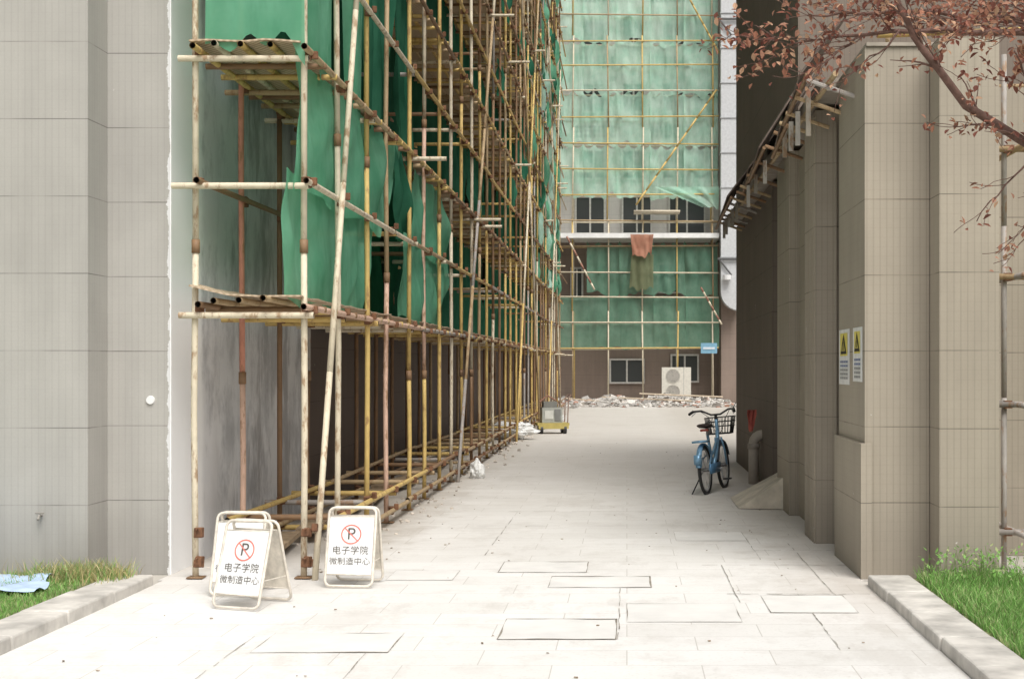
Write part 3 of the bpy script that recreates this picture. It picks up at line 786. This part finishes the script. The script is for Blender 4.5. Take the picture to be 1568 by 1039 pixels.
g.obj('frame',M_VM,bk,True)
g=MB(); vs=[];rows=[(-.02,.09,.02),(.06,.105,.03),(.14,.09,.035),(.22,.045,.03),(.30,.028,.015)]
for (yy,w,h) in rows:
    for k in range(8):
        a=math.pi*2*k/8; vs.append((w*math.cos(a),.13+yy,.835+h*math.sin(a)+(.015 if yy<.05 else 0)))
fs=[(8*i+k,8*i+(k+1)%8,8*i+8+(k+1)%8,8*i+8+k) for i in range(4) for k in range(8)]+[tuple(range(7,-1,-1)),tuple(32+k for k in range(8))]
g.add(vs,fs,(.05,.035,.03)); g.path([(0,.28,.72),(0,.25,.82)],.014,SL,8)
g.box(-.05,.05,.12,.2,.77,.80,(.35,.08,.06))
hb=[(-.30,.62,.99),(-.27,.72,1.02),(-.18,.80,1.02),(-.06,.83,.96),(.06,.83,.96),(.18,.80,1.02),(.27,.72,1.02),(.30,.62,.99)]
g.path(hb,.013,(.05,.05,.05),8); g.path([hb[0],hb[1]],.019,BK,8); g.path([hb[-1],hb[-2]],.019,BK,8)
g.path([(0,.83,.86),(0,.83,.97)],.02,BK,8)
for s in (-1,1):
    g.tube((s*.22,.78,1.03),(s*.28,.66,.96),.006,SL,5)
    g.path([(s*.2,.8,1.02),(s*.12,.93,.93),(s*.03,.9,.72)],.004,BK,5)
g.path([(.26,.74,1.03),(.30,.76,1.10)],.005,BK,5)
g.path([(-.12,.44,.28),(.12,.44,.28)],.012,SL,8)
g.path([(.1,.44,.28),(.11,.50,.14)],.01,SL,6); g.path([(-.1,.44,.28),(-.11,.38,.42)],.01,SL,6)
g.box(.11,.21,.46,.54,.13,.15,BK); g.box(-.21,-.11,.34,.42,.41,.43,BK)
g.path([(-.05,.05,.26),(-.17,-.10,.0)],.009,BK,6)
def rect(z,x,y0,y1): g.path([(-x,y0,z),(x,y0,z),(x,y1,z),(-x,y1,z)],.006,BK,5,closed=True)
rect(.92,.18,.93,1.20); rect(.86,.175,.93,1.19); rect(.80,.165,.94,1.18); rect(.70,.14,.95,1.15)
for k in range(9):
    u=-1+2*k/8; g.tube((u*.18,.93,.92),(u*.14,.95,.70),.004,BK,4); g.tube((u*.18,1.20,.92),(u*.14,1.15,.70),.004,BK,4); g.tube((u*.14,.95,.70),(u*.14,1.15,.70),.004,BK,4)
for k in range(7):
    u=k/6
    for s in (-1,1): g.tube((s*.18,.93+.27*u,.92),(s*.14,.95+.2*u,.70),.004,BK,4)
g.box(-.13,.13,.955,1.145,.70,.715,(.04,.04,.045))
g.obj('fittings',M_V,bk)

# ------------------------------------------------------------ plum tree
tree=empty('plum_tree')
bark=MB(); lf=MB(); BC=(.13,.075,.06)
def leaf(p,s):
    q=Matrix.Rotation(R.uniform(0,6.28),3,'Z')@Matrix.Rotation(R.uniform(-1.2,1.2),3,'X')@Matrix.Rotation(R.uniform(-.8,.8),3,'Y')
    k=R.uniform(.7,1.35); c=R.choice([(.26,.12,.09),(.33,.17,.12),(.18,.08,.065),(.38,.22,.16),(.48,.32,.22)])
    c=tuple(min(1,v*k) for v in c); w=s*.26
    pts=[(0,-s/2,0),(w*.8,-s*.2,.12*s),(w,s*.1,.15*s),(0,s/2,0),(-w,s*.1,.15*s),(-w*.8,-s*.2,.12*s)]
    lf.add([Vector(p)+q@Vector(a) for a in pts],[(0,1,2,3),(0,3,4,5)],c)
def twig(p,d,L,r,depth,dens=1.0):
    pts=[p]; n=5; dd=Vector(d).normalized(); rad=[r]
    for k in range(n):
        dd=(dd+Vector((R.uniform(-.25,.25),R.uniform(-.2,.2),R.uniform(-.22,.22)))).normalized()
        pts.append(pts[-1]+dd*L/n); rad.append(max(.0015,r*(1-.75*(k+1)/n)))
    bark.path(pts,rad,BC,5)
    if depth<=1:
        for k in range(1,n+1):
            for _ in range(2 if k<n else 5):
                if R.random()<dens*.62:
                    leaf(pts[k]+Vector((R.gauss(0,.022),R.gauss(0,.022),R.gauss(0,.022))),R.uniform(.026,.046))
    if depth>0:
        for k in range(1,n+1):
            if R.random()<.75:
                nd=(dd+Vector((R.uniform(-.9,.6),R.uniform(-.5,.5),R.uniform(-.6,.7)))).normalized()
                twig(pts[k],nd,L*R.uniform(.45,.7),max(.0018,rad[k]*.6),depth-1,dens)
def limb(pts,r0,r1,tw,dens,depth=2,L=.4,start=2):
    P=[Vector(p) for p in pts]; out=[]
    for a,b in zip(P[:-1],P[1:]):
        for k in range(4): out.append(a.lerp(b,k/4)+Vector((R.uniform(-.012,.012),R.uniform(-.012,.012),R.uniform(-.012,.012))))
    out.append(P[-1]); n=len(out)
    rad=[r0+(r1-r0)*i/(n-1) for i in range(n)]
    bark.path(out,rad,BC,8)
    for i in range(start,n):
        for _ in range(tw):
            if R.random()<.65:
                d=(out[i]-out[i-1]).normalized()+Vector((R.uniform(-.8,.5),R.uniform(-.6,.6),R.uniform(-.5,.9)))
                twig(out[i],d,L*R.uniform(.6,1.2),rad[i]*.3+.001,depth-1,dens)
limb([(3.05,6.4,0.05),(3.0,6.4,.8),(2.9,6.35,1.5)],.08,.06,0,0)
limb([(2.9,6.35,1.5),(2.35,6.2,2.25),(1.75,6.1,2.53),(1.45,6.1,2.72),(1.22,6.05,3.0),(1.08,6.0,3.25),(1.0,6,3.6)],.030,.007,1,.7,2,.30,7)
limb([(2.9,6.35,1.5),(2.7,6.4,2.6),(2.2,6.3,3.08),(1.65,6.3,3.08),(1.15,6.2,3.06),(.70,6.1,2.98)],.034,.003,2,1,2,.27,8)
limb([(2.7,6.4,2.6),(2.2,6.0,2.93),(1.8,5.8,2.97),(1.5,5.8,3.0)],.02,.004,2,.9,2,.28)
limb([(2.2,6.3,3.08),(1.7,6.6,3.22),(1.2,6.7,3.27),(.85,6.7,3.25)],.018,.004,2,1,2,.28)
limb([(1.75,6.1,2.53),(1.72,6.0,2.75),(1.62,5.95,2.92)],.010,.003,2,.9,2,.22)
limb([(2.9,6.35,1.5),(3.1,6.6,2.8),(3.2,6.7,4.0)],.05,.01,2,1,2,.5,5)
limb([(3.1,6.6,2.8),(3.8,6.4,3.3),(4.4,6.3,3.7)],.03,.008,2,1,2,.5)
limb([(1.95,6.15,2.44),(1.80,6.1,2.28),(1.68,6.1,2.12)],.006,.002,1,.3,2,.2)
limb([(1.75,6.1,2.53),(1.62,6.1,2.38),(1.50,6.1,2.22)],.005,.002,1,.3,1,.18)
limb([(1.2,6.2,3.06),(1.05,6.1,2.92),(.92,6.1,2.82)],.005,.002,1,.9,1,.18)
limb([(1.0,6.2,3.04),(.85,6.1,2.90),(.72,6.1,2.84)],.005,.002,1,.9,1,.16)
bark.obj('branches',simple('bark',BC,.85,0,.3,30,.3),tree,True)
t=NT('plum_leaf'); a=t.attr()
d=t.n.new('ShaderNodeBsdfDiffuse'); t.link(a,d.inputs[0]); tl=t.n.new('ShaderNodeBsdfTranslucent'); t.link(t.mix(1,a,(1.3,1.15,1.1),'MULTIPLY'),tl.inputs[0])
m=t.n.new('ShaderNodeMixShader'); m.inputs[0].default_value=.4; t.link(d.outputs[0],m.inputs[1]); t.link(tl.outputs[0],m.inputs[2]); t.link(m.outputs[0],t.out.inputs[0])
lf.obj('leaves',t.mat,tree)

# ------------------------------------------------------------ light, sky, camera
el=math.radians(56); sd=Vector((.34,-.8,0)).normalized()
sp=Vector((sd.x*math.cos(el),sd.y*math.cos(el),math.sin(el)))
w=bpy.data.worlds.new('World'); scn.world=w; w.use_nodes=True; nt=w.node_tree
sky=nt.nodes.new('ShaderNodeTexSky'); sky.sky_type='NISHITA'; sky.sun_disc=False; sky.sun_elevation=el; sky.sun_rotation=math.atan2(sp.x,sp.y)
sky.dust_density=5; sky.air_density=1.2
hs=nt.nodes.new('ShaderNodeHueSaturation'); hs.inputs['Saturation'].default_value=.2
nt.links.new(sky.outputs[0],hs.inputs['Color']); nt.links.new(hs.outputs[0],nt.nodes['Background'].inputs[0]); nt.nodes['Background'].inputs[1].default_value=.15
su=bpy.data.lights.new('sun','SUN'); su.energy=2.45; su.angle=math.radians(34); su.color=(1,.965,.91)
so=bpy.data.objects.new('sun',su); so.rotation_euler=(-sp).to_track_quat('-Z','Y').to_euler(); so.location=(0,0,30); scn.collection.objects.link(so)
cd=bpy.data.cameras.new('camera'); cd.lens=50; cd.sensor_width=36; cd.shift_x=-.1122; cd.shift_y=.026; cd.clip_end=1500; cd.clip_start=.05
co=bpy.data.objects.new('camera',cd); co.location=(0,0,1.6); co.rotation_euler=(math.pi/2,0,0); scn.collection.objects.link(co); scn.camera=co
